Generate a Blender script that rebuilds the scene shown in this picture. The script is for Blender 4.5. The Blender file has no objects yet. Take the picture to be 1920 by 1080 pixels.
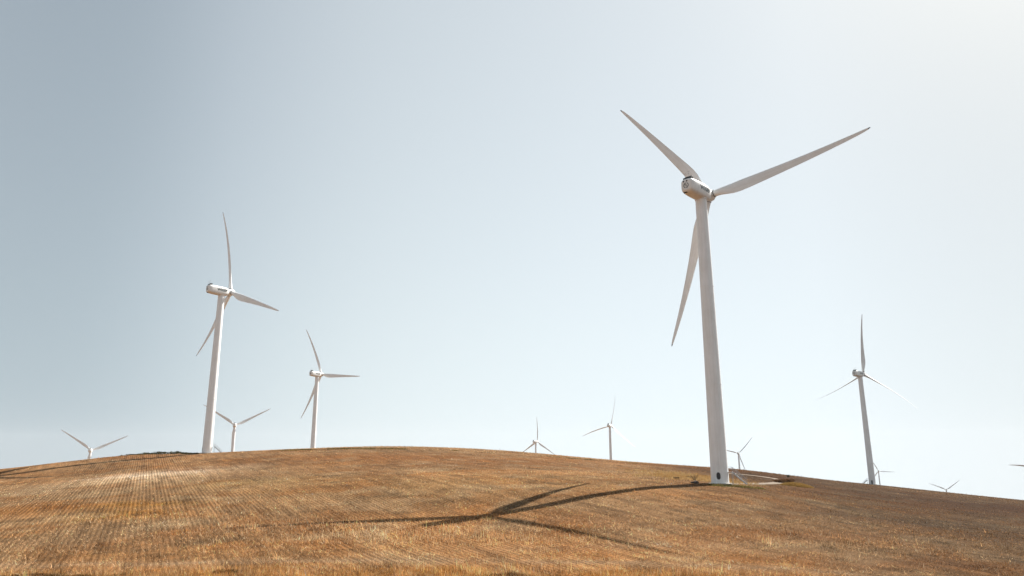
import bpy, bmesh, math, random
import numpy as np
from mathutils import Matrix, Vector

# ------------------------------------------------------------------ camera, world, sun, exposure
scene = bpy.context.scene
COL = scene.collection
R = math.radians
PITCH, ROLL, FPX = 0.23007, -0.00347, 1325.56
cam_data = bpy.data.cameras.new('camera')
cam_data.sensor_width = 36.0
cam_data.lens = 36.0 * FPX / 1920.0
cam_data.clip_start = 0.5
cam_data.clip_end = 20000.0
camera = bpy.data.objects.new('camera', cam_data)
COL.objects.link(camera)
camera.matrix_world = Matrix.Rotation(R(90) + PITCH, 4, 'X') @ Matrix.Rotation(ROLL, 4, 'Z')
scene.camera = camera
scene.render.resolution_x, scene.render.resolution_y = 1024, 576

SKYG, SKYC = 0.58, (1.40, 1.425, 1.33)
SKYF = [(0.0, (.92, .92, .92)), (1.0, (.74, .74, .75)), (.50, (.74, .77, .79)), (.60, (.67, .715, .74)), (.67, (.90, .915, .925)), (.76, (1.065, 1.06, 1.04)), (.88, (1.03, 1.03, 1.03)), (.96, (.95, .96, .98))]
SUN_AZ, SUN_EL = R(47.0), R(44.5)
sun_dir = Vector((math.sin(SUN_AZ) * math.cos(SUN_EL), math.cos(SUN_AZ) * math.cos(SUN_EL), math.sin(SUN_EL)))
world = bpy.data.worlds.new('World')
scene.world = world
world.use_nodes = True
wt = world.node_tree
wt.nodes.clear()
N = wt.nodes.new
w_out, w_bg, w_sky = N('ShaderNodeOutputWorld'), N('ShaderNodeBackground'), N('ShaderNodeTexSky')
w_tc, w_sep, w_max, w_com, w_hsv = N('ShaderNodeTexCoord'), N('ShaderNodeSeparateXYZ'), N('ShaderNodeMath'), N('ShaderNodeCombineXYZ'), N('ShaderNodeHueSaturation')
w_sky.sky_type = 'NISHITA'
w_sky.sun_disc = False
w_sky.sun_elevation = SUN_EL
w_sky.sun_rotation = SUN_AZ
w_sky.altitude = 200
w_sky.air_density = 1.0
w_sky.dust_density = 1.0
w_sky.ozone_density = 1.0
w_max.operation = 'POWER'
w_max.inputs[1].default_value = 0.5          # the hazy horizon carries on below eye level
L = wt.links.new
L(w_tc.outputs['Generated'], w_sep.inputs[0])
L(w_sep.outputs[0], w_com.inputs[0]); L(w_sep.outputs[1], w_com.inputs[1])
w_sq, w_nrm = N('ShaderNodeMath'), N('ShaderNodeVectorMath')   # z' = sqrt(z^2 + c)
w_sq.operation = 'MULTIPLY_ADD'; w_sq.inputs[2].default_value = 0.05; w_nrm.operation = 'NORMALIZE'
L(w_sep.outputs[2], w_sq.inputs[0]); L(w_sep.outputs[2], w_sq.inputs[1]); L(w_sq.outputs[0], w_max.inputs[0]); L(w_max.outputs[0], w_com.inputs[2])
L(w_com.outputs[0], w_nrm.inputs[0]); L(w_nrm.outputs[0], w_sky.inputs[0])
L(w_sky.outputs[0], w_hsv.inputs['Color'])
w_hsv.inputs['Saturation'].default_value = 0.62
w_gam, w_mul = N('ShaderNodeGamma'), N('ShaderNodeVectorMath')
w_gam.inputs[1].default_value = SKYG               # dust-laden summer air evens the sky out
w_mul.operation = 'MULTIPLY'; w_mul.inputs[1].default_value = SKYC
L(w_hsv.outputs[0], w_gam.inputs[0]); L(w_gam.outputs[0], w_mul.inputs[0])
# lens vignetting painted into the sky, darker to the left: a function of the compass bearing only
w_flat, w_hn, w_dot, w_map, w_ramp, w_m2, w_m3 = (N('ShaderNodeVectorMath'), N('ShaderNodeVectorMath'), N('ShaderNodeVectorMath'), N('ShaderNodeMapRange'),
                                                  N('ShaderNodeValToRGB'), N('ShaderNodeVectorMath'), N('ShaderNodeVectorMath'))
w_flat.operation = 'MULTIPLY'; w_flat.inputs[1].default_value = (1, 1, 0); w_hn.operation = 'NORMALIZE'
w_dot.operation = 'DOT_PRODUCT'; w_dot.inputs[1].default_value = (math.sin(SUN_AZ), math.cos(SUN_AZ), 0)
w_map.inputs[1].default_value = -1.0; w_map.inputs[2].default_value = 1.0
el = w_ramp.color_ramp.elements; w_ramp.color_ramp.interpolation = 'B_SPLINE'
for k, (p_, v_) in enumerate(SKYF):
    e_ = el[k] if k < 2 else el.new(p_)
    e_.position = p_; e_.color = tuple(q / 1.25 for q in v_) + (1,)
w_m2.operation = 'MULTIPLY'; w_m3.operation = 'SCALE'; w_m3.inputs['Scale'].default_value = 1.25
L(w_tc.outputs['Generated'], w_flat.inputs[0]); L(w_flat.outputs[0], w_hn.inputs[0]); L(w_hn.outputs[0], w_dot.inputs[0])
L(w_dot.outputs['Value'], w_map.inputs[0]); L(w_map.outputs[0], w_ramp.inputs[0])
L(w_mul.outputs[0], w_m2.inputs[0]); L(w_ramp.outputs[0], w_m2.inputs[1]); L(w_m2.outputs[0], w_m3.inputs[0])
L(w_m3.outputs[0], w_bg.inputs[0])
w_bg.inputs[1].default_value = 0.10
L(w_bg.outputs[0], w_out.inputs[0])

sun_data = bpy.data.lights.new('sun', 'SUN')
sun_data.energy = 5.0
sun_data.angle = R(0.53)
sun_data.color = (1.0, 0.96, 0.90)
sun = bpy.data.objects.new('sun', sun_data)
sun.rotation_euler = sun_dir.to_track_quat('Z', 'Y').to_euler()
COL.objects.link(sun)

scene.view_settings.view_transform = 'Standard'
scene.view_settings.look = 'None'
scene.view_settings.exposure = 1.2
scene.view_settings.gamma = 1.0
scene.view_settings.use_curve_mapping = False
scene.cycles.max_bounces = 8
scene.cycles.volume_bounces = 1

# ------------------------------------------------------------------ helpers
def tag(o, label=None, cat=None, group=None, kind=None):
    for k, v in (('label', label), ('category', cat), ('group', group), ('kind', kind)):
        if v: o[k] = v
    return o

def link(name, me, mat=None, parent=None):
    o = bpy.data.objects.new(name, me)
    COL.objects.link(o)
    if mat and not me.materials: me.materials.append(mat)
    if parent: o.parent = parent
    return o

def mesh_np(name, v, f, smooth=False, col=None):
    """v (n,3), f (m,k) numpy; quick build"""
    me = bpy.data.meshes.new(name)
    v = np.ascontiguousarray(v, np.float32); f = np.ascontiguousarray(f, np.int32)
    m, k = f.shape
    me.vertices.add(len(v)); me.vertices.foreach_set('co', v.ravel())
    me.loops.add(m * k); me.loops.foreach_set('vertex_index', f.ravel())
    me.polygons.add(m)
    me.polygons.foreach_set('loop_start', np.arange(0, m * k, k, dtype=np.int32))
    me.update(calc_edges=True)
    if smooth: me.polygons.foreach_set('use_smooth', np.ones(m, bool))
    if col is not None:
        a = me.color_attributes.new('tint', 'FLOAT_COLOR', 'POINT')
        a.data.foreach_set('color', np.ascontiguousarray(np.c_[col, np.ones(len(col))], np.float32).ravel())
    return me

def bm_mesh(bm, name, smooth=False):
    bmesh.ops.recalc_face_normals(bm, faces=bm.faces)
    me = bpy.data.meshes.new(name); bm.to_mesh(me); bm.free()
    if smooth:
        for p in me.polygons: p.use_smooth = True
    return me

def ring_loft(bm, rings, cap0=True, cap1=True):
    vs = [[bm.verts.new(p) for p in r] for r in rings]
    n = len(vs[0])
    for a, b in zip(vs, vs[1:]):
        for i in range(n): bm.faces.new((a[i], a[(i + 1) % n], b[(i + 1) % n], b[i]))
    if cap0: bm.faces.new(vs[0][::-1])
    if cap1: bm.faces.new(vs[-1])

def add_box(bm, c, s, rot=None):
    m = Matrix.Translation(c) @ (rot.to_4x4() if rot else Matrix()) @ Matrix.Diagonal((s[0], s[1], s[2], 1))
    bmesh.ops.create_cube(bm, size=1.0, matrix=m)

def add_bar(bm, a, b, r, n=8):
    a, b = Vector(a), Vector(b); d = (b - a).normalized()
    u = d.orthogonal().normalized(); w = d.cross(u)
    ring_loft(bm, [[p + (u * math.cos(t) + w * math.sin(t)) * r for t in [2 * math.pi * i / n for i in range(n)]] for p in (a, b)])

def smooth_noise(x, y, scale, seed, oct=3):
    """value noise on numpy arrays, 0..1"""
    rng = np.random.default_rng(seed)
    T = rng.random((256, 256)); out = 0; amp = 1; tot = 0
    for o in range(oct):
        X = x / scale * 2 ** o + 37.1 * o; Y = y / scale * 2 ** o + 11.7 * o
        i = np.floor(X).astype(int); j = np.floor(Y).astype(int); u = X - i; v = Y - j
        u = u * u * (3 - 2 * u); v = v * v * (3 - 2 * v)
        g = lambda a, b: T[a & 255, b & 255]
        out = out + amp * ((g(i, j) * (1 - u) + g(i + 1, j) * u) * (1 - v) + (g(i, j + 1) * (1 - u) + g(i + 1, j + 1) * u) * v)
        tot += amp; amp *= 0.5
    return out / tot

# ------------------------------------------------------------------ terrain heights: surveyed points (metres, camera at 0,0,0)
CTRL = [(-185.17,263.43,-4.91),(-177.31,268.79,-3.91),(-171.81,272.33,-3.02),(-163.03,280.92,-1.56),(-158.51,284.84,-0.79),(-149.01,289.39,-0.12),(-138.49,294.02,0.36),(-125.77,299.68,0.63),(-116.65,304.5,1.15),(-101.3,312.22,2.01),(-88.01,318.05,2.57),(-76.45,323.48,3.03),(-63.23,328.98,3.39),(-49.05,331.39,3.37),(-34.59,333.21,2.97),(-15.03,334.66,2.08),(-0.26,333.5,1.07),(11.2,332.14,0.07),(33.44,328.3,-2.11),(43.84,320.16,-3.24),(54.41,310.99,-3.85),(62.0,303.74,-4.44),(81.13,299.2,-5.71),(92.1,296.0,-6.53),(107.8,308.54,-8.59),(132.25,336.78,-11.09),(159.83,366.68,-13.93),(216.83,439.41,-19.1),(225.58,389.38,-20.71),(233.54,366.99,-21.89),(239.28,345.17,-22.81),(-4.3,113.5,-9.3),(15.6,152.6,-6.1),(17.6,82.5,-10.7),(-46.0,106.1,-10.6),(36.0,150.8,-6.5),(24.2,139.8,-6.6),(13.0,129.3,-7.4),(3.4,120.3,-8.6),(-136.7,281.7,-1.1),(-150.1,269.1,-2.6),(-162.3,257.7,-4.5),(-173.5,247.3,-6.7),(-212.4,302.96,-9.08),(-202.29,307.41,-7.74),(-194.95,309.76,-6.73),(-183.42,316.72,-4.69),(-177.7,319.96,-3.63),(-167.32,325.51,-2.58),(-157.45,334.83,-1.99),(-144.95,345.85,-1.37),(-252.06,360.64,-15.62),(-233.79,372.75,-13.62),(-213.64,384.65,-10.9),(-191.02,407.45,-7.92),(45.08,159.2,-6.6),(-123.75,293.7,0.6),(219.29,446.97,-19.01),(-141.39,513.06,-10.69),(-169.33,241.56,-7.41),(-163.81,248.94,-6.27),(-156.65,254.68,-4.92),(-146.08,262.03,-3.16),(-52.33,76.88,-11.98),(-23.88,70.04,-10.99),(-0.09,68.5,-10.83),(23.06,68.21,-10.86),(48.23,71.2,-11.41),(51.54,208.73,-6.77),(-30.85,162.09,-5.59),(-60.53,180.1,-6.12),(62.73,136.25,-10.69),(103.92,182.49,-13.12),(-98.94,190.88,-6.37),(-289.25,751.24,-38.5),(-463.28,796.0,-62.2),(36.1,1125.42,-49.3),(112.51,849.58,-35.4),(395.82,1272.88,-68.3),(935.49,1864.47,-113.8),(1056.07,1789.64,-157.0),(586.87,814.62,-84.8),(321.74,269.97,-28.0),(-0.0,-45.0,-14.0),(-38.97,-22.5,-14.0),(-44.32,7.81,-13.0),(-34.47,28.93,-12.5),(-19.02,40.78,-11.5),(0.0,45.0,-11.3),(19.02,40.78,-11.8),(34.47,28.93,-13.0),(44.32,7.81,-13.0),(38.97,-22.5,-14.0),(-0.0,-400.0,-20.0),(-200.0,-346.41,-20.0),(-346.41,-200.0,-20.0),(-400.0,0.0,-20.0),(400.0,0.0,-20.0),(346.41,-200.0,-20.0),(200.0,-346.41,-20.0),(-0.0,-3200.0,-120.0),(-1094.46,-3007.02,-120.0),(-2056.92,-2451.34,-120.0),(-2771.28,-1600.0,-120.0),(-3151.38,-555.67,-120.0),(-3151.38,555.67,-120.0),(-2771.28,1600.0,-230.0),(-2056.92,2451.34,-230.0),(-1094.46,3007.02,-230.0),(0.0,3200.0,-230.0),(1094.46,3007.02,-230.0),(2056.92,2451.34,-230.0),(2771.28,1600.0,-230.0),(3151.38,555.67,-120.0),(3151.38,-555.67,-120.0),(2771.28,-1600.0,-120.0),(2056.92,-2451.34,-120.0),(1094.46,-3007.02,-120.0),(0.0,0.0,-12.0)]
HAZE = 0.00004
CP = np.array(CTRL)
def _U(r2): return np.where(r2 > 0, 0.5 * r2 * np.log(np.maximum(r2, 1e-12)), 0.0)
_X = CP[:, :2] / 100.0
_n = len(_X)
_A = np.zeros((_n + 3, _n + 3))
_A[:_n, :_n] = _U(((_X[:, None] - _X[None]) ** 2).sum(-1)) + 1e-3 * np.eye(_n)
_A[:_n, _n] = 1; _A[:_n, _n + 1:] = _X; _A[_n, :_n] = 1; _A[_n + 1:, :_n] = _X.T
_W = np.linalg.solve(_A, np.r_[CP[:, 2], 0, 0, 0])
def height(x, y):
    x = np.asarray(x, float); y = np.asarray(y, float)
    d = np.hypot(x, y); s = np.minimum(1.0, 3200.0 / np.maximum(d, 1e-6))
    xs = x * s / 100; ys = y * s / 100
    o = _W[-3] + _W[-2] * xs + _W[-1] * ys
    for (a, b), w in zip(_X, _W[:-3]): o = o + w * _U((xs - a) ** 2 + (ys - b) ** 2)
    return o / s
def hz(x, y): return float(height(np.array([x]), np.array([y]))[0])

# colours of the crop: (x, y, radius across, radius along view, colour, strength)
TAN = np.array((0.365, 0.198, 0.088))
BLOBS = [
 (-100, 209, 16, 13, (.95, .76, .56), .95), (-108, 190, 16, 13, (.62, .45, .28), .85), (-112, 170, 12, 12, (.50, .35, .21), .7), (-80, 212, 10, 6, (.5, .37, .23), .5),
 (-85, 137, 24, 8, (.27, .125, .04), .8), (-68, 126, 9, 5, (.36, .18, .035), .8), (-68, 139, 8, 5, (.38, .20, .04), .7),
 (-135, 243, 34, 9, (.27, .14, .06), .6), (-95, 222, 12, 10, (.25, .15, .09), .6), (-61, 174, 16, 11, (.42, .29, .14), .65),
 (-46, 158, 15, 9, (.40, .26, .13), .6), (-47, 202, 16, 12, (.30, .16, .07), .5), (-35, 245, 60, 22, (.29, .13, .05), .75),
 (-8, 215, 40, 14, (.30, .145, .06), .6), (-8, 152, 26, 18, (.38, .25, .12), .6), (16, 165, 20, 14, (.37, .24, .12), .5),
 (3, 106, 24, 7, (.27, .13, .055), .5), (28, 115, 18, 12, (.34, .22, .12), .5), (52, 215, 12, 16, (.50, .36, .15), .75),
 (44, 186, 9, 10, (.48, .34, .14), .7), (70, 275, 50, 14, (.25, .11, .04), .8), (86, 184, 26, 12, (.25, .105, .03), .85),
 (60, 126, 24, 10, (.21, .14, .085), .75), (70, 108, 24, 8, (.20, .115, .06), .6), (130, 201, 40, 36, (.17, .075, .03), .85),
 (119, 224, 14, 5, (.42, .28, .17), .8), (180, 330, 60, 60, (.21, .10, .045), .8), (40, 96, 16, 6, (.24, .105, .04), .6),
 (42, 78, 14, 5, (.23, .10, .04), .6), (-40, 96, 9, 4, (.17, .11, .06), .7), (-31, 108, 14, 5, (.36, .20, .10), .6),
 (-150, 285, 40, 14, (.28, .135, .06), .6), (-55, 99, 14, 6, (.33, .20, .11), .4), (12, 86, 16, 3, (.40, .26, .16), .5),
 (-25, 116, 12, 5, (.30, .15, .06), .5), (100, 255, 30, 12, (.23, .10, .04), .7),
]
TRACK = [(73, 250), (77, 251), (84, 249), (88, 241), (85, 230), (78, 218), (68, 204), (60, 190), (53, 176), (49, 166.5)]
NEAR_TRACK = [(-95, 92), (-56.6, 83.4), (-40.6, 80.3), (-25.7, 78.3), (-14.3, 77.2), (0, 76.5), (12.7, 75.2), (22.4, 72.6), (31.3, 69.4), (45, 64)]
def dist_poly(x, y, poly):
    d = np.full(x.shape, 1e9)
    for (ax, ay), (bx, by) in zip(poly, poly[1:]):
        vx, vy = bx - ax, by - ay
        t = np.clip(((x - ax) * vx + (y - ay) * vy) / (vx * vx + vy * vy), 0, 1)
        d = np.minimum(d, np.hypot(x - ax - t * vx, y - ay - t * vy))
    return d
def near_side(x, y):          # signed: positive = between the near track and the lane
    return np.interp(x, [p[0] for p in NEAR_TRACK], [p[1] for p in NEAR_TRACK]) - y

def crop_colour(x, y):
    c = np.repeat(TAN[None], len(x), 0)
    n = smooth_noise(x + .35 * y, y * 1.0, 26, 3, 4)[:, None]
    c = c * (0.34 + 1.32 * n)
    g_ = np.clip((smooth_noise(x, y * 1.7, 38, 5, 3) - .46) * 5, 0, .35)[:, None]; c = c * (1 - g_) + np.array((.37, .265, .16)) * g_
    wx = (smooth_noise(x, y, 16, 8, 3) - .5) * 14; wy = (smooth_noise(x, y, 16, 9, 3) - .5) * 12
    for bx, by, rx, ry, col, amp in BLOBS:
        g = amp * np.exp(-(((x + wx - bx) / rx) ** 2 + ((y + wy - by) / ry) ** 2))
        c = c * (1 - g[:, None]) + np.array(col) * g[:, None]
    # rust-coloured flecks of weeds, pale thin spots
    m = smooth_noise(x, y, 7, 12, 3)
    k = np.clip((m - .58) * 5, 0, .42)[:, None]; c = c * (1 - k) + np.array((.30, .125, .035)) * k
    m = smooth_noise(x, y * .8, 9, 15, 3)
    k = np.clip((m - .60) * 5, 0, .45)[:, None]; c = c * (1 - k) + np.array((.42, .30, .18)) * k
    m = smooth_noise(x, y, 4.5, 19, 2)
    k = np.clip((m - .66) * 5, 0, .5)[:, None]; c = c * (1 - k) + np.array((.13, .08, .04)) * k
    s = near_side(x, y)
    k = (np.clip((s - 2.0 - 6 * smooth_noise(x, x * 0, 6, 77, 3)) / 3.0, 0, 1) * np.clip(.40 + 1.1 * (smooth_noise(x, y, 3.5, 31, 2) - .4), 0, 1))[:, None]
    c = c * (1 - k) + np.array((.36, .17, .045)) * k
    k = (np.exp(-((s + .2) / 1.3) ** 2) * .75)[:, None]
    c = c * (1 - k) + np.array((.42, .29, .18)) * k
    lum = c.mean(1, keepdims=True); c = lum + (c - lum) * 1.0
    dk = np.clip((x - .12 * y - 8) / 45, 0, 1)[:, None]; c = c * (1 - .60 * dk) * np.array((1, .97, .88))      # crop colour darkened towards the right-hand flank
    return np.clip(c * np.array((.97, .945, .965)), .008, .8)

# ------------------------------------------------------------------ materials
def new_mat(name):
    m = bpy.data.materials.new(name); m.use_nodes = True
    nt = m.node_tree; nt.nodes.clear()
    out = nt.nodes.new('ShaderNodeOutputMaterial'); b = nt.nodes.new('ShaderNodeBsdfPrincipled')
    nt.links.new(b.outputs[0], out.inputs[0])
    return m, nt, b, out
def noise_node(nt, scale, detail=4, rough=.6, vec=None):
    n = nt.nodes.new('ShaderNodeTexNoise'); n.inputs['Scale'].default_value = scale
    n.inputs['Detail'].default_value = detail; n.inputs['Roughness'].default_value = rough
    if vec is not None: nt.links.new(vec, n.inputs['Vector'])
    return n
def ramp(nt, src, stops):
    r = nt.nodes.new('ShaderNodeValToRGB'); nt.links.new(src, r.inputs[0])
    e = r.color_ramp.elements
    e[0].position, e[0].color = stops[0][0], (*stops[0][1], 1)
    e[1].position, e[1].color = stops[-1][0], (*stops[-1][1], 1)
    for p, c in stops[1:-1]:
        k = e.new(p); k.color = (*c, 1)
    return r
def mul(nt, a, b, fac=1.0, mode='MULTIPLY'):
    m = nt.nodes.new('ShaderNodeMix'); m.data_type = 'RGBA'; m.blend_type = mode
    m.inputs[0].default_value = fac
    for s, i in ((a, 6), (b, 7)):
        if isinstance(s, tuple): m.inputs[i].default_value = (*s, 1)
        else: nt.links.new(s, m.inputs[i])
    return m.outputs[2]
def simple(name, col, rough=.5, scale=3.0, var=.12, metallic=0.0):
    m, nt, b, out = new_mat(name)
    tc = nt.nodes.new('ShaderNodeTexCoord')
    n = noise_node(nt, scale, 5, .6, tc.outputs['Object'])
    r = ramp(nt, n.outputs[0], [(.3, (1 - var,) * 3), (.7, (1, 1, 1))])
    nt.links.new(mul(nt, col, r.outputs[0]), b.inputs['Base Color'])
    b.inputs['Roughness'].default_value = rough; b.inputs['Metallic'].default_value = metallic
    return m

# white painted steel / glass fibre with faint streaks of dirt running down
def paint(name, col, stretch):
    m, nt, b, out = new_mat(name)
    tc = nt.nodes.new('ShaderNodeTexCoord'); mp = nt.nodes.new('ShaderNodeMapping')
    mp.inputs['Scale'].default_value = stretch
    nt.links.new(tc.outputs['Object'], mp.inputs[0])
    n1 = noise_node(nt, 1.0, 6, .65, mp.outputs[0]); n2 = noise_node(nt, .35, 4, .5, tc.outputs['Object'])
    r1 = ramp(nt, n1.outputs[0], [(.35, (.89, .88, .865)), (.62, (1, 1, 1))])
    r2 = ramp(nt, n2.outputs[0], [(.3, (.93, .92, .90)), (.7, (1, 1, 1))])
    c = mul(nt, mul(nt, col, r1.outputs[0]), r2.outputs[0])
    nt.links.new(c, b.inputs['Base Color'])
    rr = nt.nodes.new('ShaderNodeMapRange'); nt.links.new(n2.outputs[0], rr.inputs[0])
    rr.inputs[3].default_value = .38; rr.inputs[4].default_value = .6
    nt.links.new(rr.outputs[0], b.inputs['Roughness'])
    return m
M_TOWER = paint('white_tower_paint', (.885, .89, .895), (2.2, 2.2, .12))
M_NAC = paint('white_nacelle_paint', (.85, .85, .84), (1.2, 1.2, .5))
M_BLADE = paint('blade_gelcoat', (.87, .878, .885), (1.5, 1.5, .1))
M_TIP = simple('blade_tip_grey', (.16, .17, .19), .5)
M_DARK = simple('dark_rubber', (.018, .02, .022), .6)
M_DECAL = simple('logo_vinyl', (.022, .04, .04), .45)
M_HATCH = simple('dark_hatch_grille', (.03, .032, .036), .5)
M_STEEL = simple('galvanised_steel', (.45, .45, .46), .4, 8, .3, .6)
M_CONC = simple('concrete', (.42, .38, .32), .9, 2.0, .35)

# field soil and stubble litter
def ground_material():
    m, nt, b, out = new_mat('stubble_soil')
    at = nt.nodes.new('ShaderNodeAttribute'); at.attribute_name = 'tint'
    tc = nt.nodes.new('ShaderNodeTexCoord')
    fine = noise_node(nt, 2.3, 6, .75, tc.outputs['Object'])
    mid = noise_node(nt, .35, 4, .6, tc.outputs['Object'])
    rowmap = nt.nodes.new('ShaderNodeMapping'); rowmap.inputs['Rotation'].default_value = (0, 0, -ROWA)
    nt.links.new(tc.outputs['Object'], rowmap.inputs[0])
    wav = nt.nodes.new('ShaderNodeTexWave'); wav.wave_type = 'BANDS'; wav.bands_direction = 'X'
    wav.inputs['Scale'].default_value = 2 * math.pi / ROW / 20.0
    wav.inputs['Distortion'].default_value = .35; wav.inputs['Detail'].default_value = 2; wav.inputs['Detail Scale'].default_value = .6
    nt.links.new(rowmap.outputs[0], wav.inputs['Vector'])
    r1 = ramp(nt, fine.outputs[0], [(.28, (.40, .36, .33)), (.5, (.9, .9, .9)), (.75, (1.5, 1.5, 1.5))])
    r2 = ramp(nt, mid.outputs[0], [(.3, (.8, .78, .76)), (.7, (1.12, 1.12, 1.12))])
    r3 = ramp(nt, wav.outputs[0], [(.12, (.66, .63, .60)), (.75, (1.12, 1.12, 1.12))])
    stm = nt.nodes.new('ShaderNodeMapping'); stm.inputs['Scale'].default_value = (.75, .035, .75)
    nt.links.new(rowmap.outputs[0], stm.inputs[0])
    stn = noise_node(nt, 1.0, 4, .6, stm.outputs[0])
    r4 = ramp(nt, stn.outputs[0], [(.32, (.62, .60, .58)), (.5, (1, 1, 1)), (.68, (1.35, 1.33, 1.3))])
    # how strongly the drill rows show varies over the field
    rv = noise_node(nt, .018, 3, .5, tc.outputs['Object'])
    c = mul(nt, mul(nt, mul(nt, at.outputs['Color'], r1.outputs[0]), r2.outputs[0]), r4.outputs[0])
    mx = nt.nodes.new('ShaderNodeMix'); mx.data_type = 'RGBA'
    f = nt.nodes.new('ShaderNodeMapRange'); nt.links.new(rv.outputs[0], f.inputs[0]); f.inputs[1].default_value = .35; f.inputs[2].default_value = .6
    f.inputs[3].default_value = 0.15; f.inputs[4].default_value = 1.0
    nt.links.new(f.outputs[0], mx.inputs[0]); nt.links.new(c, mx.inputs[6]); nt.links.new(mul(nt, c, r3.outputs[0]), mx.inputs[7])
    nt.links.new(mx.outputs[2], b.inputs['Base Color'])
    b.inputs['Roughness'].default_value = 1.0; b.inputs['Specular IOR Level'].default_value = .03
    bp = nt.nodes.new('ShaderNodeBump'); bp.inputs['Strength'].default_value = .8; bp.inputs['Distance'].default_value = .25
    ad = nt.nodes.new('ShaderNodeMath'); ad.operation = 'MULTIPLY_ADD'; ad.inputs[1].default_value = .35
    nt.links.new(wav.outputs[0], ad.inputs[0]); nt.links.new(fine.outputs[0], ad.inputs[2])
    nt.links.new(ad.outputs[0], bp.inputs['Height']); nt.links.new(bp.outputs[0], b.inputs['Normal'])
    return m
ROWA = R(27.0); ROW = 0.70
def straw_material(name, translucency):
    m, nt, b, out = new_mat(name)
    at = nt.nodes.new('ShaderNodeAttribute'); at.attribute_name = 'tint'
    nt.links.new(at.outputs['Color'], b.inputs['Base Color'])
    b.inputs['Roughness'].default_value = .9; b.inputs['Specular IOR Level'].default_value = .06
    tr = nt.nodes.new('ShaderNodeBsdfTranslucent'); nt.links.new(at.outputs['Color'], tr.inputs[0])
    mx = nt.nodes.new('ShaderNodeMixShader'); mx.inputs[0].default_value = translucency
    nt.links.new(b.outputs[0], mx.inputs[1]); nt.links.new(tr.outputs[0], mx.inputs[2])
    nt.links.new(mx.outputs[0], out.inputs[0])
    return m
M_GROUND = ground_material()
M_STRAW = straw_material('dry_straw', .30)
M_LEAF = straw_material('scrub_leaf', .2)
M_TRACK = simple('dusty_track', (.145, .098, .056), .95, .8, .35)

# ------------------------------------------------------------------ ground sheet
def spaced(a, b, step, far, ratio=1.22):
    mid = list(np.arange(a, b + .1, step)); lo = []; hi = []; s = step; v = a
    while v > -far: s *= ratio; v -= s; lo.append(v)
    s = step; v = b
    while v < far: s *= ratio; v += s; hi.append(v)
    return np.array(lo[::-1] + mid + hi)
gx, gy = spaced(-270, 330, 2.0, 4000), spaced(58, 560, 2.0, 4000)
GX, GY = np.meshgrid(gx, gy)
fx, fy = GX.ravel(), GY.ravel()
fz = height(fx, fy)
near = (np.abs(fx) < 300) & (fy > 50) & (fy < 560)
fz = fz + np.where(near, (smooth_noise(fx, fy, 9, 41, 2) - .5) * .22 * np.clip(1.7 - np.hypot(fx, fy) / 180, .15, 1), 0)
def ground_z(x, y):            # bilinear on the actual sheet
    i = np.clip(np.searchsorted(gx, x) - 1, 0, len(gx) - 2); j = np.clip(np.searchsorted(gy, y) - 1, 0, len(gy) - 2)
    u = (x - gx[i]) / (gx[i + 1] - gx[i]); v = (y - gy[j]) / (gy[j + 1] - gy[j]); Z = fz.reshape(GX.shape)
    return (Z[j, i] * (1 - u) + Z[j, i + 1] * u) * (1 - v) + (Z[j + 1, i] * (1 - u) + Z[j + 1, i + 1] * u) * v
def gz1(x, y): return float(ground_z(np.array([x]), np.array([y]))[0])
nx, ny = len(gx), len(gy)
ii, jj = np.meshgrid(np.arange(nx - 1), np.arange(ny - 1))
a = (jj * nx + ii).ravel()
faces = np.c_[a, a + 1, a + nx + 1, a + nx]
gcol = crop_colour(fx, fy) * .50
ground = link('ground', mesh_np('ground', np.c_[fx, fy, fz], faces, True, gcol), M_GROUND)
tag(ground, kind='structure')

def strip(name, poly, w, mat, off=.05, seg=1.2, seed=1):
    pts = []
    for (ax, ay), (bx, by) in zip(poly, poly[1:]):
        n = max(1, int(math.hypot(bx - ax, by - ay) / seg))
        pts += [(ax + (bx - ax) * t / n, ay + (by - ay) * t / n) for t in range(n)]
    pts.append(poly[-1]); pts = np.array(pts)
    for _ in range(12): pts[1:-1] = (pts[:-2] + pts[2:] + 2 * pts[1:-1]) / 4
    t = np.gradient(pts, axis=0); t /= np.hypot(t[:, 0], t[:, 1])[:, None]; nrm = np.c_[-t[:, 1], t[:, 0]]
    K = 7; V = []
    jag = np.random.default_rng(seed).normal(0, .22, (len(pts), 2))
    for k in range(K):
        s = (k / (K - 1) - .5) * w
        jj_ = jag[:, 0] * (k == 0) + jag[:, 1] * (k == K - 1)
        q = pts + nrm * (s + jj_)[:, None]
        V.append(np.c_[q, ground_z(q[:, 0], q[:, 1]) + off])
    V = np.stack(V, 1).reshape(-1, 3); n = len(pts)
    i, j = np.meshgrid(np.arange(K - 1), np.arange(n - 1)); a = (j * K + i).ravel()
    return link(name, mesh_np(name, V, np.c_[a, a + 1, a + K + 1, a + K], True), mat)
tag(strip('track', TRACK, 3.4, M_TRACK), kind='structure')

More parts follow.
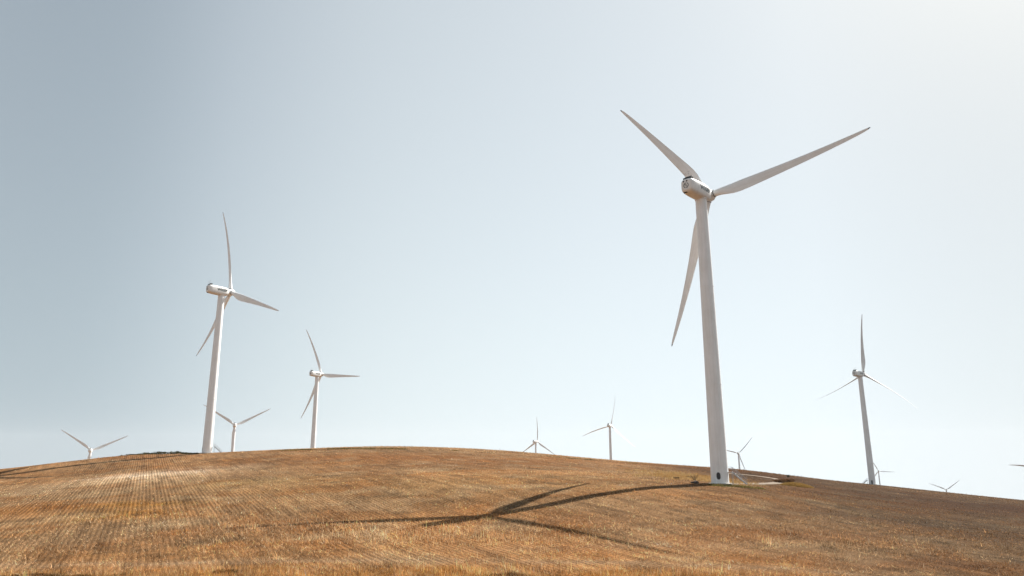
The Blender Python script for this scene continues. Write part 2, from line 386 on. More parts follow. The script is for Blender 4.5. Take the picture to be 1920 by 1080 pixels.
# ------------------------------------------------------------------ stubble: several hundred thousand straws
def blades_mesh(name, x, y, z, hgt, wid, lean, ang, col, bend=None):
    """one bent blade = 2 triangles (base edge, knee, tip)"""
    n = len(x); rng = np.random.default_rng(5)
    dx, dy = np.cos(ang), np.sin(ang)
    wa = rng.random(n) * 2 * np.pi
    wx, wy = np.cos(wa) * wid / 2, np.sin(wa) * wid / 2
    lx, lz = hgt * np.sin(lean), hgt * np.cos(lean)
    v = np.empty((n, 3, 3), np.float32)
    v[:, 0] = np.c_[x - wx, y - wy, z - .03]; v[:, 1] = np.c_[x + wx, y + wy, z - .03 + np.abs(wid) * .2 * (lean > 1.0)]
    v[:, 2] = np.c_[x + dx * lx, y + dy * lx, z + lz]
    f = np.arange(3 * n).reshape(n, 3)
    return mesh_np(name, v.reshape(-1, 3), f, False, np.repeat(col, 3, 0))

rng = np.random.default_rng(11)
def scatter(n, d0, d1, power, az0, az1):
    u = rng.random(n); k = 2 - power
    d = (d0 ** k + u * (d1 ** k - d0 ** k)) ** (1 / k)
    az = np.radians(rng.uniform(az0, az1, n))
    return d * np.sin(az), d * np.cos(az), d
n = 1050000
sx, sy, sd = scatter(n, 60, 520, 2.45, -46, 46)
# pull most straws on to the drill rows
across = sx * math.cos(ROWA) + sy * math.sin(ROWA)
along = -sx * math.sin(ROWA) + sy * math.cos(ROWA)
onrow = rng.random(n) < np.clip(.92 - (sx + 30) / 70, .12, .92) * np.clip(.25 + 1.6 * (smooth_noise(sx, sy, 18, 52, 3) - .18), .2, 1) * np.clip((sd - 78) / 40, .35, 1)
target = np.round(across / ROW) * ROW + rng.normal(0, .10, n)
across = np.where(onrow, target, across)
sx = across * math.cos(ROWA) - along * math.sin(ROWA); sy = across * math.sin(ROWA) + along * math.cos(ROWA)
clump = np.where(onrow, .42 + .25 * smooth_noise(across * .4, along * .25, 2.5, 63, 2), smooth_noise(sx, sy, 1.5, 62, 3))
keep = rng.random(n) < (.25 + .75 * np.clip((smooth_noise(sx, sy, 3.0, 61, 3) - .25) * 2.6, 0, 1)) * (.30 + .70 * np.clip((clump - .33) * 4, 0, 1))
keep &= (dist_poly(sx, sy, TRACK) > 2.1) | (rng.random(n) < .06)
keep &= (np.abs(near_side(sx, sy)) > .9) | (rng.random(n) < .35)
for (tx, ty) in ((45.08, 159.2), (-123.75, 293.7), (219.3, 447.0)): keep &= np.hypot(sx - tx, sy - ty) > 2.6
sx, sy, sd, onrow, clump = sx[keep], sy[keep], sd[keep], onrow[keep], clump[keep]; n = len(sx)
tall = np.zeros(n)
for bx, by, rx, ry, am in [(-33, 107, 22, 5, 1.0), (-17, 97, 16, 5, .9), (-55, 120, 20, 7, .5), (-4, 92, 14, 4, .7), (35, 88, 26, 7, .35), (20, 100, 20, 6, .25), (75, 105, 30, 10, .25)]:
    tall += am * np.exp(-(((sx - bx) / rx) ** 2 + ((sy - by) / ry) ** 2))
side = near_side(sx, sy)
verge = side > 3.5
h_ = rng.gamma(3.0, .075, n) + .06
h_ *= 1 + tall * 1.2 * rng.random(n) + verge * .5
h_ *= np.clip(1.5 - sd / 220, .55, 1) * (1 + .6 * ((sd > 285) & (sx > -85)))
h_ *= .65 + 1.0 * np.clip((clump - .35) * 2.2, 0, 1)
lying = rng.random(n) < np.where(verge, .2, .70 + .14 * (sx > 5) - .35 * np.clip(tall, 0, 1))
lean = np.where(lying, rng.uniform(1.05, 1.5, n), np.abs(rng.normal(0, .55, n)))
h_ = np.where(lying, h_ * 1.25, h_)
wid = rng.uniform(.025, .085, n) * np.clip(sd / 95, .8, 3.2) * (1 + .35 * np.clip(tall, 0, 1))
ang = rng.random(n) * 2 * np.pi
al = onrow & lying
streak = smooth_noise(across[keep] * 1.0, along[keep] * .04, 1.3, 64, 3)
ang = np.where(al, R(117) + rng.normal(0, .35, n) + np.pi * (rng.random(n) < .5), ang)
h_ = np.where(al, h_ * 1.3, np.where(onrow & (tall < .3), h_ * .55, h_))
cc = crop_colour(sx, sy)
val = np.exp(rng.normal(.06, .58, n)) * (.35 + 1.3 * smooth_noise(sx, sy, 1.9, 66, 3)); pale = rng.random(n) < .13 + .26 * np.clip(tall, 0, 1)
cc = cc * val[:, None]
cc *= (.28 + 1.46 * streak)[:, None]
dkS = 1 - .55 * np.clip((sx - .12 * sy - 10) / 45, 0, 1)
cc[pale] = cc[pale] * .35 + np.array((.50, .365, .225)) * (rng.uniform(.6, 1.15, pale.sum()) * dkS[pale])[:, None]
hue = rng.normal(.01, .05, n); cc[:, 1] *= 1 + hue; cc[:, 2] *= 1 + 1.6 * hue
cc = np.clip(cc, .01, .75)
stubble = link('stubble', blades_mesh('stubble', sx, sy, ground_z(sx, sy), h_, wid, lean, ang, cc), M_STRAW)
tag(stubble, 'dry golden brown crop stubble standing in drill rows over the whole hill', 'stubble', kind='stuff')

def tuft_stuff(name, label, cat, x, y, h0, h1, w, cols, per, spread, seed, mat=M_STRAW, lean=.45):
    r = np.random.default_rng(seed); k = len(x)
    X = np.repeat(x, per) + r.normal(0, spread, k * per); Y = np.repeat(y, per) + r.normal(0, spread, k * per)
    sc = np.repeat(r.uniform(.6, 1.1, k), per)
    H = r.uniform(h0, h1, k * per) * sc
    ci = r.integers(0, len(cols), k); C = np.array(cols)[np.repeat(ci, per)] * np.exp(r.normal(0, .3, k * per))[:, None]
    me = blades_mesh(name, X, Y, ground_z(X, Y), H, np.full(k * per, w) * r.uniform(.6, 1.4, k * per), np.abs(r.normal(0, lean, k * per)), r.random(k * per) * 6.283, np.clip(C, .008, .7))
    return tag(link(name, me, mat), label, cat, kind='stuff')

# long dry grass along the foot of the field, dark tufts added as the shadows in it
r = np.random.default_rng(70)
vx = r.uniform(-62, 58, 5200); vy = np.interp(vx, [p[0] for p in NEAR_TRACK], [p[1] for p in NEAR_TRACK]) - 1.5 - 7 * smooth_noise(vx, vx * 0, 6, 77, 3) - 10 * r.random(5200)
kk = smooth_noise(vx, vy, 5, 71, 2) > .42
tuft_stuff('verge_grass', 'long rust coloured dry grass along the bottom edge of the field', 'grass', vx[kk], vy[kk], .12, .36, .05,
           [(.40, .20, .06), (.46, .27, .10), (.36, .17, .05), (.42, .27, .13)], 22, .24, 72, lean=.85)
kd = (smooth_noise(vx, vy, 4, 75, 3) > .62) & (vy < np.interp(vx, [p[0] for p in NEAR_TRACK], [p[1] for p in NEAR_TRACK]) - 6)
tuft_stuff('shadow_tufts', 'dark tufts painted as shadows in the grass at the very bottom', 'weeds', vx[kd], vy[kd], .15, .42, .06,
           [(.07, .03, .012), (.11, .05, .02), (.055, .035, .015)], 60, .26, 76)
# green weeds round the concrete foot of the largest tower
r = np.random.default_rng(80)
wx_ = r.uniform(41.5, 55, 130); wy_ = 155.6 + .55 * (wx_ - 45) + r.normal(0, .7, 130)
tuft_stuff('green_weeds', 'low green weeds in front of the foot of the largest tower', 'weeds', wx_, wy_, .2, .6, .07,
           [(.11, .11, .03), (.19, .15, .045), (.26, .17, .06), (.075, .075, .025)], 26, .34, 81)
r = np.random.default_rng(90)
px_ = np.r_[r.normal(51, 7, 500), r.normal(44, 5, 260)]; py_ = np.r_[r.normal(210, 11, 500), r.normal(180, 7, 260)]
tuft_stuff('pale_grass', 'pale yellow dry grass spreading left and behind the foot of the largest tower', 'grass', px_, py_, .25, .7, .09,
           [(.42, .255, .10), (.38, .225, .085), (.42, .29, .14), (.30, .175, .065)], 24, .7, 91)
# thin line of weeds along the crest
cx_ = np.concatenate([r.uniform(-128, -22, 460), r.uniform(10, 50, 40)])
cy_ = np.interp(cx_, [-128, -96, -71, -35, 0, 60], [285, 291, 294, 290, 292, 268]) + r.normal(0, 1.6, len(cx_))
ck = smooth_noise(cx_, cy_ * .1, 9, 85, 3) > .43
tuft_stuff('crest_weeds', 'thin olive line of weeds just below the crest of the hill', 'weeds', cx_[ck], cy_[ck], .25, .65, .13,
           [(.10, .085, .025), (.16, .12, .035), (.24, .15, .05), (.07, .055, .02)], 22, .6, 86)

# ------------------------------------------------------------------ shrubs
def leaf_mesh(name, n, rx, ry, rz, seed, cols, leaf=.28, lumps=6):
    r = np.random.default_rng(seed)
    lc = np.c_[r.uniform(-.6, .6, lumps) * rx, r.uniform(-.6, .6, lumps) * ry, r.uniform(.2, .62, lumps) * rz]
    ls = r.uniform(.32, .55, lumps)
    k = r.integers(0, lumps, n)
    d = r.normal(size=(n, 3)); d /= np.linalg.norm(d, axis=1)[:, None]; rad = r.random(n) ** .45
    p = lc[k] + d * rad[:, None] * ls[k][:, None] * np.array((rx, ry, rz))
    p[:, 2] = np.abs(p[:, 2])
    a = r.normal(size=(n, 3)); a /= np.linalg.norm(a, axis=1)[:, None]; b = np.cross(a, r.normal(size=(n, 3))); b /= np.linalg.norm(b, axis=1)[:, None]
    s = leaf * r.uniform(.5, 1.3, n)[:, None]
    v = np.stack([p - a * s * .5, p + b * s * .35, p + a * s * .6, p - b * s * .35], 1).reshape(-1, 3)
    c = np.array(cols)[r.integers(0, len(cols), n)] * np.exp(r.normal(0, .25, n))[:, None]
    return mesh_np(name, v, np.arange(4 * n).reshape(n, 4), False, np.repeat(np.clip(c, .005, .6), 4, 0))
M_STEM = simple('woody_stem', (.09, .055, .03), .9)
def shrub(name, x, y, rx, ry, rz, seed, cols, label, cat='shrub', group=None, n=900, leaf=.28, stems=4):
    e = bpy.data.objects.new(name, None); COL.objects.link(e); e.location = (x, y, gz1(x, y) - .05)
    tag(e, label, cat, group)
    link('foliage', leaf_mesh('foliage', n, rx, ry, rz, seed, cols, leaf), M_LEAF, e)
    bm = bmesh.new(); q = random.Random(seed)
    for _ in range(stems):
        a_ = q.uniform(0, 6.28); add_bar(bm, (0, 0, -.1), (math.cos(a_) * rx * .45, math.sin(a_) * ry * .45, rz * q.uniform(.5, .85)), .035, 6)
    link('stem', bm_mesh(bm, 'stem'), M_STEM, e)
    return e
DG = [(.035, .045, .018), (.055, .06, .02), (.025, .03, .014), (.09, .065, .03)]
BR = [(.10, .06, .03), (.15, .09, .04), (.06, .05, .025)]
crest = [  # x, y, rx, ry, rz, label
 (-166.5, 300.5, 3.2, 2.0, .7, 'low dark shrub at the far left end of the crest thicket'),
 (-161.5, 300.0, 3.4, 2.0, .9, 'second dark shrub from the left in the crest thicket'),
 (-156.5, 298.5, 3.6, 2.0, .9, 'third dark shrub from the left in the crest thicket'),
 (-152.0, 297.5, 2.6, 2.0, .6, 'small gap-filling shrub, fourth from the left in the crest thicket'),
 (-147.5, 296.0, 3.6, 2.2, 1.1, 'bushy dark shrub midway along the crest thicket'),
 (-142.5, 294.5, 3.6, 2.2, 1.3, 'broad dark green shrub right of the middle of the crest thicket'),
 (-137.5, 293.5, 3.4, 2.2, 1.5, 'tallest dark shrub of the crest thicket'),
 (-132.5, 292.8, 3.2, 2.0, 1.1, 'dark green shrub two places left of the second largest tower'),
 (-128.6, 292.0, 2.6, 1.6, .7, 'low shrub touching the left side of the second largest tower'),
]
for i, (x, y, rx, ry, rz, lab) in enumerate(crest):
    shrub('shrub', x, y, rx, ry, rz * .85, 200 + i, DG if i > 2 else DG + BR, lab, group='dark shrubs along the left crest', n=800, leaf=.30)
shrub('bush', 38.6, 172.6, .75, .6, .6, 230, BR, 'small dark bush in the yellow grass, farther left of the largest tower', 'bush', 'small bushes by the largest tower', 380, .16)
shrub('bush', 45.2, 187.0, 1.0, .8, .7, 231, BR, 'small dark bush in the yellow grass, nearer the largest tower', 'bush', 'small bushes by the largest tower', 420, .18)
shrub('bush', 98.5, 261.5, .9, .8, .9, 232, DG, 'tiny dark bush alone on the skyline right of the track', 'bush', None, 300, .2)
shrub('brown_bush', 84.5, 226.0, 5.2, 2.4, 1.5, 233, [(.13, .06, .025), (.18, .09, .035), (.09, .05, .02)], 'low brown bush at the bend of the pale track', 'bush', None, 3200, .26, 7)

def grass_mound(name, x, y, rx, ry, h, seed, cols, label, n=9000):
    r = np.random.default_rng(seed); rr = np.sqrt(r.random(n)); t = r.random(n) * 6.283
    X = rx * rr * np.cos(t); Y = ry * rr * np.sin(t); H = h * (1 - .75 * rr ** 2) * r.uniform(.5, 1.15, n)
    C = np.array(cols)[r.integers(0, len(cols), n)] * np.exp(r.normal(0, .25, n))[:, None]
    z0 = ground_z(x + X, y + Y) - gz1(x, y)
    o = link(name, blades_mesh(name, X, Y, z0, H, r.uniform(.06, .12, n), np.abs(r.normal(0, .45, n)), r.random(n) * 6.28, C), M_STRAW)
    o.location = (x, y, gz1(x, y)); tag(o, label, 'grass clump'); return o
grass_mound('grass_clump', 82.5, 213.0, 4.8, 2.4, 1.25, 240, [(.34, .22, .06), (.30, .185, .05), (.24, .14, .045)], 'bright yellow clump of dry grass right of the track bend')

# bare twigs and a dark heap of spoil just left of the largest tower
bm = bmesh.new(); q = random.Random(4)
for k in range(9):
    a_ = q.uniform(0, 6.28); p0 = Vector((q.uniform(-.3, .3), q.uniform(-.3, .3), -.1)); p1 = p0 + Vector((math.cos(a_) * .8, math.sin(a_) * .4, q.uniform(.8, 1.5)))
    add_bar(bm, p0, p1, .035, 5)
    for _ in range(2):
        b_ = q.uniform(0, 6.28); m_ = p0.lerp(p1, q.uniform(.4, .8)); add_bar(bm, m_, m_ + Vector((math.cos(b_) * .5, math.sin(b_) * .3, q.uniform(.1, .5))), .02, 4)
o = link('dead_bush', bm_mesh(bm, 'dead_bush'), M_STEM); o.location = (41.6, 166.5, gz1(41.6, 166.5)); tag(o, 'leafless dead bush of bare twigs just left of the largest tower', 'bush')
def rock(name, x, y, s, seed, label, mat):
    bm = bmesh.new(); bmesh.ops.create_icosphere(bm, subdivisions=3, radius=1.0); q = random.Random(seed)
    from mathutils import noise
    for v in bm.verts:
        d = 1 + .45 * noise.noise(v.co * 1.6 + Vector((seed, 0, 0))) + .15 * noise.noise(v.co * 5)
        v.co = Vector((v.co.x * s[0] * d, v.co.y * s[1] * d, v.co.z * s[2] * d))
    o = link(name, bm_mesh(bm, name), mat); o.location = (x, y, gz1(x, y)); return tag(o, label, 'mound')
rock('earth_heap', 38.9, 156.4, (.95, .6, .5), 3, 'small dark heap of earth where the big shadow begins, left of the largest tower', simple('dark_earth', (.06, .04, .03), .95, 4, .5))

# ------------------------------------------------------------------ wind turbines
H_HUB, R_BL, OV, TILT = 67.0, 38.08, 4.10, R(5)
TOWER_H = H_HUB - 1.62
def tower_mesh():
    bm = bmesh.new(); rings = []; seg = 64
    def r_at(z): return 1.90 + (1.30 - 1.90) * (z / TOWER_H)
    zs = [(-1.2, 0)]; fl = [21.5, 44.0]
    z = 0.0; pts = [0.0]
    pts += [8.0 * k for k in range(1, 9)][:7]
    pts += [TOWER_H - .25, TOWER_H]
    for z in [-1.2] + pts:
        rr = r_at(max(z, 0))
        rings.append([(rr * math.cos(2 * math.pi * i / seg), rr * math.sin(2 * math.pi * i / seg), z) for i in range(seg)])
    ring_loft(bm, rings)
    me = bm_mesh(bm, 'tower', True)
    for p in me.polygons:
        if len(p.vertices) > 4: p.use_smooth = False
    return me
def flange_mesh(z):
    bm = bmesh.new(); r0 = 1.90 - .6 * z / TOWER_H
    ring_loft(bm, [[(rr * math.cos(2 * math.pi * i / 64), rr * math.sin(2 * math.pi * i / 64), zz) for i in range(64)] for zz, rr in ((z - .08, r0 - .02), (z - .07, r0 + .035), (z + .07, r0 + .035), (z + .08, r0 - .02))])
    return bm_mesh(bm, 'flange')
NSEC = [(-6.42, .95, -.75, 1.35), (-6.34, 1.22, -1.02, 1.62), (-6.12, 1.44, -1.26, 1.84), (-5.7, 1.58, -1.42, 1.95), (-4.9, 1.66, -1.60, 2.0), (-3.0, 1.72, -1.72, 2.02),
        (-.5, 1.74, -1.76, 1.98), (1.2, 1.66, -1.70, 1.86), (2.1, 1.50, -1.50, 1.66), (2.55, 1.32, -1.28, 1.46), (2.72, 1.12, -1.05, 1.28)]
NEXP = 3.6
def nac_halfwidth(y, z):
    i = max(0, min(len(NSEC) - 2, next((k for k in range(len(NSEC) - 1) if NSEC[k + 1][0] >= y), len(NSEC) - 2)))
    a_, b_ = NSEC[i], NSEC[i + 1]; t = (y - a_[0]) / (b_[0] - a_[0]); hw, z0, z1 = [a_[k] + (b_[k] - a_[k]) * t for k in (1, 2, 3)]
    c = (z0 + z1) / 2; hh = (z1 - z0) / 2; s = min(.999, abs((z - c) / hh))
    return hw * (1 - s ** NEXP) ** (1 / NEXP)
def nacelle_mesh():
    bm = bmesh.new(); rings = []
    for y, hw, z0, z1 in NSEC:
        c, hh = (z0 + z1) / 2, (z1 - z0) / 2; r_ = []
        for i in range(48):
            t = 2 * math.pi * i / 48; ct, st = math.cos(t), math.sin(t)
            r_.append((hw * math.copysign(abs(ct) ** (2 / NEXP), ct), y, c + hh * math.copysign(abs(st) ** (2 / NEXP), st)))
        rings.append(r_)
    ring_loft(bm, rings)
    # yaw skirt between tower and nacelle
    ring_loft(bm, [[(1.42 * math.cos(2 * math.pi * i / 40), 1.42 * math.sin(2 * math.pi * i / 40), z) for i in range(40)] for z in (-1.60, -1.86)])
    me = bm_mesh(bm, 'nacelle', True)
    for p in me.polygons:
        if len(p.vertices) > 4: p.use_smooth = False
    return me
def text_mesh(txt, size, shear=0.0, extra=0.0):
    cu = bpy.data.curves.new('t', 'FONT'); cu.body = txt; cu.size = size; cu.extrude = .015; cu.align_x = 'CENTER'; cu.align_y = 'CENTER'; cu.offset = extra; cu.shear = shear
    cu.space_character = 1.08
    ob = bpy.data.objects.new('t', cu); COL.objects.link(ob)
    dg = bpy.context.evaluated_depsgraph_get(); me = bpy.data.meshes.new_from_object(ob.evaluated_get(dg))
    bpy.data.objects.remove(ob); return me
def logo_mesh():
    me = text_mesh('WIGEP', 1.42, 0, .045)
    me.name = 'lettering'
    for v in me.vertices:
        y, z = v.co.x * .98 - .55, v.co.y + .30
        v.co = (nac_halfwidth(y, z) + .02 + v.co.z, y, z)
    return me
def emblem_mesh():
    bm = bmesh.new(); n = 40; c = (0, -6.43, .15)
    for r0, r1 in ((.52, .66),):
        for i in range(n):
            if i % 20 in (8, 9): continue
            t0, t1 = 2 * math.pi * i / n, 2 * math.pi * (i + 1) / n
            vs = [bm.verts.new((c[0] + r_ * math.cos(t), y, c[2] + r_ * math.sin(t))) for y in (c[1] - .03, c[1] + .02) for r_, t in ((r0, t0), (r1, t0), (r1, t1), (r0, t1))]
            for f in ((0, 1, 2, 3), (7, 6, 5, 4), (0, 4, 5, 1), (2, 6, 7, 3), (1, 5, 6, 2), (0, 3, 7, 4)): bm.faces.new([vs[k] for k in f])
    # swirl inside the ring
    for a0, rr_ in ((0.3, .30), (3.44, .30)):
        pts = [(.34 * t * math.cos(a0 + 2.4 * t) * 1.15, c[1] - .015, c[2] + .34 * t * math.sin(a0 + 2.4 * t) * 1.15) for t in [k / 6 for k in range(7)]]
        for p0, p1 in zip(pts, pts[1:]): add_bar(bm, p0, p1, .055, 6)
    return bm_mesh(bm, 'emblem')
def blade_mesh(seed=0):
    """along +Z; +X trailing direction at zero pitch, +Y upwind"""
    st = [(.9, 1.62, 1.0, 0), (2.0, 1.62, 1.0, 0), (3.0, 1.75, .86, 12), (4.5, 2.25, .52, 13), (6.2, 2.72, .34, 12.5), (8.0, 2.92, .27, 11.5), (10, 2.80, .24, 10), (13, 2.48, .22, 7.5), (17, 2.12, .20, 5),
          (21, 1.80, .19, 3.2), (25, 1.50, .18, 1.8), (29, 1.22, .175, .8), (32.5, .98, .17, 0), (35, .78, .16, -.5), (36.6, .60, .15, -.8), (37.5, .40, .15, -1), (37.95, .20, .15, -1), (38.08, .06, .15, -1)]
    bm = bmesh.new(); rings = []; n = 28
    for r_, ch, th, tw in st:
        rho = r_ / R_BL; bend = 4 * 1.15 * rho * (1 - rho) * rho ** .4 - .34 * -1 * 0
        blend = min(1, max(0, (r_ - 2.0) / 3.5)); tw_ = math.radians(tw); ring = []
        for i in range(n):
            t = 2 * math.pi * i / n
            cx_c, cy_c = ch / 2 * math.cos(t), ch / 2 * th * math.sin(t)                     # circle / ellipse
            xx = (1 - math.cos(t)) / 2                                                       # 0 at leading edge
            yt = 5 * th * (.2969 * math.sqrt(xx) - .126 * xx - .3516 * xx ** 2 + .2843 * xx ** 3 - .1036 * xx ** 4) * ch
            ax_, ay_ = (xx - .30) * ch, math.copysign(yt, math.sin(t)) + .03 * ch * math.sin(math.pi * xx)
            X = -cx_c * (1 - blend) + ax_ * blend; Y = cy_c * (1 - blend) + ay_ * blend
            ring.append((X * math.cos(tw_) + Y * math.sin(tw_), -X * math.sin(tw_) + Y * math.cos(tw_) + bend, r_))
        rings.append(ring)
    ring_loft(bm, rings)
    me = bm_mesh(bm, 'blade', True)
    me.materials.append(M_BLADE); me.materials.append(M_TIP)
    for p in me.polygons:
        if p.center.z > 37.3: p.material_index = 1
        if len(p.vertices) > 4: p.use_smooth = False
    return me
def hub_mesh():
    bm = bmesh.new(); prof = [(-1.42, .95), (-1.40, 1.18), (-.9, 1.34), (0, 1.42), (.7, 1.36), (1.25, 1.12), (1.65, .74), (1.85, .36), (1.92, .05)]
    ring_loft(bm, [[(r_ * math.cos(2 * math.pi * i / 40), y, r_ * math.sin(2 * math.pi * i / 40)) for i in range(40)] for y, r_ in prof])
    for k in range(3):   # blade root collars
        m = Matrix.Rotation(k * 2 * math.pi / 3, 3, 'Y')
        ring_loft(bm, [[m @ Vector((rr * math.cos(2 * math.pi * i / 32), rr * math.sin(2 * math.pi * i / 32), z)) for i in range(32)] for z, rr in ((.5, .90), (1.42, .90), (1.50, .86))])
    me = bm_mesh(bm, 'hub', True)
    for p in me.polygons:
        if len(p.vertices) > 4: p.use_smooth = False
    return me
def collar_mesh():   # dark joint rings at the blade roots
    bm = bmesh.new()
    for k in range(3):
        m = Matrix.Rotation(k * 2 * math.pi / 3, 3, 'Y')
        ring_loft(bm, [[m @ Vector((.925 * math.cos(2 * math.pi * i / 32), .925 * math.sin(2 * math.pi * i / 32), z)) for i in range(32)] for z in (1.40, 1.50)])
    return bm_mesh(bm, 'root_seal')
def cooler_mesh():
    bm = bmesh.new()
    add_box(bm, (0, -5.35, 2.14), (2.1, 1.0, .34)); add_box(bm, (.12, -5.15, 2.45), (1.7, .75, .26)); add_box(bm, (0, -5.88, 1.98), (2.0, .12, .30))
    bmesh.ops.bevel(bm, geom=bm.edges[:], offset=.04, segments=1, affect='EDGES')
    return bm_mesh(bm, 'cooler')
def mast_mesh():
    bm = bmesh.new(); add_bar(bm, (.5, -5.7, 1.8), (.5, -5.7, 3.7), .035, 6); add_bar(bm, (-.6, -5.7, 1.8), (-.6, -5.7, 3.4), .035, 6); add_bar(bm, (-.7, -5.7, 3.15), (.6, -5.7, 3.15), .025, 6)
    for x, z in ((.5, 3.7), (-.6, 3.4)):
        add_bar(bm, (x - .22, -5.7, z), (x + .22, -5.7, z), .02, 6); bmesh.ops.create_icosphere(bm, subdivisions=1, radius=.09, matrix=Matrix.Translation((x + .22, -5.7, z))); bmesh.ops.create_icosphere(bm, subdivisions=1, radius=.09, matrix=Matrix.Translation((x - .22, -5.7, z)))
    return bm_mesh(bm, 'wind_mast')
def disc(bm, c, r0, depth, n=24, sx=1.0):
    ring_loft(bm, [[(c[0] + sx * r0 * math.cos(2 * math.pi * i / n), y, c[2] + r0 * math.sin(2 * math.pi * i / n)) for i in range(n)] for y in (c[1] - depth, c[1] + depth)])
def vent_mesh(x):
    bm = bmesh.new(); disc(bm, (x, -6.34, 1.22), .20, .10); return bm_mesh(bm, 'vent')
def slot_mesh():
    bm = bmesh.new(); add_box(bm, (-.55, -5.92, -1.32), (.9, .34, .14), Matrix.Rotation(R(-35), 3, 'X')); return bm_mesh(bm, 'floor_vent')
def hatch_mesh(w, h, z0, rad_z, oval=True):
    """hatch on the tower wall facing local -Y"""
    bm = bmesh.new(); n = 28; zc = z0 + h / 2
    rT = 1.90 - .6 * zc / TOWER_H
    for grow, d in ((1.16, .03), (1.0, .055)):
        ringo, ringi = [], []
        for i in range(n):
            t = 2 * math.pi * i / n; e = 2 / 2.6 if oval else 2 / 6
            x = w / 2 * grow * math.copysign(abs(math.cos(t)) ** e, math.cos(t)); z = zc + (h / 2 + (grow - 1) * w / 2) * math.copysign(abs(math.sin(t)) ** e, math.sin(t))
            y = -math.sqrt(max(0, rT ** 2 - x * x)); u = Vector((x, y)).normalized()
            ringo.append((x + u.x * d, y + u.y * d, z)); ringi.append((x - u.x * .1, y - u.y * .1, z))
        ring_loft(bm, [ringi, ringo])
        if grow > 1.1:
            for f in bm.faces: f.material_index = 1
    for f in bm.faces: f.tag = False
    me = bm_mesh(bm, 'door'); me.materials.append(M_HATCH); me.materials.append(M_TOWER)
    return me
def stair_parts(top=2.5, run=2.9, x0=1.95):
    """open steel stair leading down in local +X from the tower wall"""
    out = []
    for nm, y in (('stringer', -.45), ('stringer', .45)):
        bm = bmesh.new(); ang = math.atan2(top, run); c = Vector((x0 + .8 + run / 2, y, top / 2)); add_box(bm, c, (math.hypot(run, top), .05, .20), Matrix.Rotation(ang, 3, 'Y')); out.append((nm, bm_mesh(bm, nm)))
    bm = bmesh.new()
    for k in range(9):
        t = (k + .5) / 9; add_box(bm, (x0 + .8 + run * t, 0, top * (1 - t) + .02), (.24, .84, .035))
    out.append(('treads', bm_mesh(bm, 'treads')))
    bm = bmesh.new(); add_box(bm, (x0 + .35, 0, top), (.95, .96, .06)); out.append(('platform', bm_mesh(bm, 'platform')))
    for y in (-.45, .45):
        bm = bmesh.new()
        for dz in (.55, 1.05): add_bar(bm, (x0 + .8, y, top + dz), (x0 + .8 + run, y, dz), .03, 6); add_bar(bm, (x0 - .05, y, top + dz), (x0 + .8, y, top + dz), .03, 6)
        for t in (0, .33, .66, 1): add_bar(bm, (x0 + .8 + run * t, y, top * (1 - t)), (x0 + .8 + run * t, y, top * (1 - t) + 1.05), .03, 6)
        out.append(('handrail', bm_mesh(bm, 'handrail')))
    for y in (-.45, .45):
        bm = bmesh.new(); add_bar(bm, (x0 + .78, y, -.3), (x0 + .78, y, top), .05, 6); out.append(('post', bm_mesh(bm, 'post')))
    return out

ME = dict(tower=tower_mesh(), f0=flange_mesh(21.5), f1=flange_mesh(44.0), nacelle=nacelle_mesh(), hub=hub_mesh(), seal=collar_mesh(), blade=blade_mesh(), logo=logo_mesh(), emblem=emblem_mesh(),
          cooler=cooler_mesh(), mast=mast_mesh(), v0=vent_mesh(-.62), v1=vent_mesh(.22), slot=slot_mesh())
for k, m_ in (('tower', M_TOWER), ('f0', M_TOWER), ('f1', M_TOWER), ('nacelle', M_NAC), ('hub', M_NAC), ('seal', M_HATCH), ('logo', M_DECAL), ('emblem', M_DECAL), ('cooler', M_DARK), ('mast', M_STEEL), ('v0', M_HATCH), ('v1', M_HATCH), ('slot', M_DARK)):
    ME[k].materials.clear(); ME[k].materials.append(m_)
STAIR = stair_parts()

def turbine(D, az, zb, yaw, ph, pitch, label, detail=2, xy=None):
    x, y = xy or (D * math.sin(R(az)), D * math.cos(R(az)))
    e = bpy.data.objects.new('wind_turbine', None); COL.objects.link(e); e.location = (x, y, zb)
    tag(e, label, 'wind turbine', 'wind turbines of the wind farm on the hill')
    tw = link('tower', ME['tower'], None, e)
    if detail:
        for k in ('f0', 'f1'): link('flange', ME[k], None, tw)
    rz = Matrix.Rotation(-R(yaw), 4, 'Z')
    nac = link('nacelle', ME['nacelle'], None, e); nac.matrix_local = Matrix.Translation((0, 0, H_HUB)) @ rz
    if detail:
        for nm, k in (('cooler', 'cooler'), ('lettering', 'logo')): link(nm, ME[k], None, nac)
        if detail > 1:
            for nm, k in (('wind_mast', 'mast'), ('emblem', 'emblem'), ('vent', 'v0'), ('vent', 'v1'), ('floor_vent', 'slot')): link(nm, ME[k], None, nac)
    else: link('cooler', ME['cooler'], None, nac)
    mh = Matrix.Translation((0, 0, H_HUB)) @ rz @ Matrix.Translation((0, OV * math.cos(TILT), OV * math.sin(TILT))) @ Matrix.Rotation(TILT, 4, 'X') @ Matrix.Rotation(R(ph), 4, 'Y')
    hub = link('hub', ME['hub'], None, e); hub.matrix_local = mh
    if detail > 1: link('root_seal', ME['seal'], None, hub)
    for k in range(3):
        b = link('blade', ME['blade'], None, e)
        b.matrix_local = mh @ Matrix.Rotation(2 * math.pi * k / 3, 4, 'Y') @ Matrix.Rotation(-R(pitch), 4, 'Z')
    return e

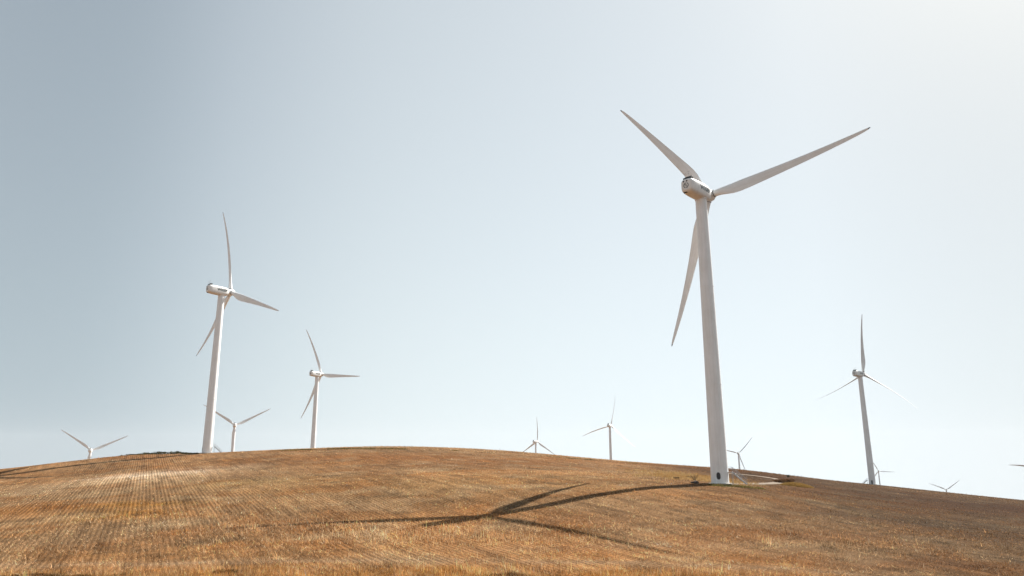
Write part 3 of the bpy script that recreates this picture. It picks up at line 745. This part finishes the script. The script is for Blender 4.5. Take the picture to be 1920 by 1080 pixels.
def foot(e, door=None, stair=None, base=True):
    if door:
        azd, w, h, z0, oval = door
        d = link('door', hatch_mesh(w, h, z0, 0, oval), None, e); d.rotation_euler.z = R(azd)
    if stair is not None:
        s = bpy.data.objects.new('stair', None); COL.objects.link(s); s.parent = e; s.rotation_euler.z = R(stair)
        for nm, me in STAIR: link(nm, me, M_STEEL, s)
    if base:
        bm = bmesh.new(); ring_loft(bm, [[(r_ * math.cos(2 * math.pi * i / 48), r_ * math.sin(2 * math.pi * i / 48), z) for i in range(48)] for z, r_ in ((-1.0, 2.5), (.10, 2.5), (.14, 2.46))])
        link('foundation', bm_mesh(bm, 'foundation'), M_CONC, e)

t1 = turbine(0, 0, -6.54, 44.68, -37.40, 2, 'largest white wind turbine, nearest the viewer, rising right of centre', 2, (45.08, 159.215))
foot(t1, (-23.5, .82, 1.5, .95, True), -30)
t2 = turbine(0, 0, .646, 38.94, -10.82, 2, 'second largest white wind turbine, beside the dark shrubs on the left crest', 2, (-123.753, 293.692))
foot(t2, (-62, .9, 1.6, .7, True), 12)
t3 = turbine(0, 0, -10.69, 31.88, -24.87, 2, 'mid-sized white wind turbine, next right of the one by the shrubs', 2, (-141.391, 513.064))
t4 = turbine(0, 0, -19.01, 54.91, 8.33, -74, 'white wind turbine with a dark doorway, standing on the right slope', 2, (219.290, 446.972))
foot(t4, (-30, .85, 2.3, .15, False), 172)
turbine(795, -21.11, -37.7, -17, 302.6, 3, 'small wind turbine partly hidden behind the tower on the left crest', 0)
turbine(921, -30.20, -62.2, -22.2, 305.2, 3, 'small leftmost wind turbine, two blades in a V over the left slope', 0)
turbine(1126, 1.837, -49.3, 39.6, 2.0, 12, 'small wind turbine near the centre, one blade straight up, others touching the crest', 0)
turbine(857, 7.70, -35.4, 24.9, 11.6, 62, 'small wind turbine with very thin blades, midway between the centre and the largest tower', 0)
turbine(1333, 17.274, -68.3, 23.7, 41.7, 40, 'tiny wind turbine just right of the largest tower, sunk behind the slope', 0)
turbine(2086, 26.60, -113.8, 26.6, -26.9, 25, 'tiny wind turbine peeping out behind the tower with the dark doorway', 0)
turbine(2078, 30.545, -157.0, 30.2, -67.6, 15, 'tiny wind turbine with two blades in a V low over the right slope', 0)
turbine(1004, 35.77, -84.8, -16.5, -85.2, 40, 'wind turbine at the right edge of which only one level blade shows', 0)

# ------------------------------------------------------------------ haze
zmin = float(fz.min()) - 1.0; zmax = 118.0
bm = bmesh.new(); add_box(bm, (0, 0, (zmin + zmax) / 2), (2 * (gx[-1] + 20), 2 * (max(gy[-1], -gy[0]) + 20), zmax - zmin))
me = bm_mesh(bm, 'haze')
mh_ = bpy.data.materials.new('haze'); mh_.use_nodes = True; nt = mh_.node_tree; nt.nodes.clear()
out = nt.nodes.new('ShaderNodeOutputMaterial'); pv = nt.nodes.new('ShaderNodeVolumePrincipled')
pv.inputs['Color'].default_value = (.93, .96, 1.0, 1); pv.inputs['Density'].default_value = HAZE; pv.inputs['Anisotropy'].default_value = 0.0
nt.links.new(pv.outputs[0], out.inputs['Volume'])
tag(link('haze', me, mh_), 'thin pale summer haze over the hills', 'haze', kind='stuff')
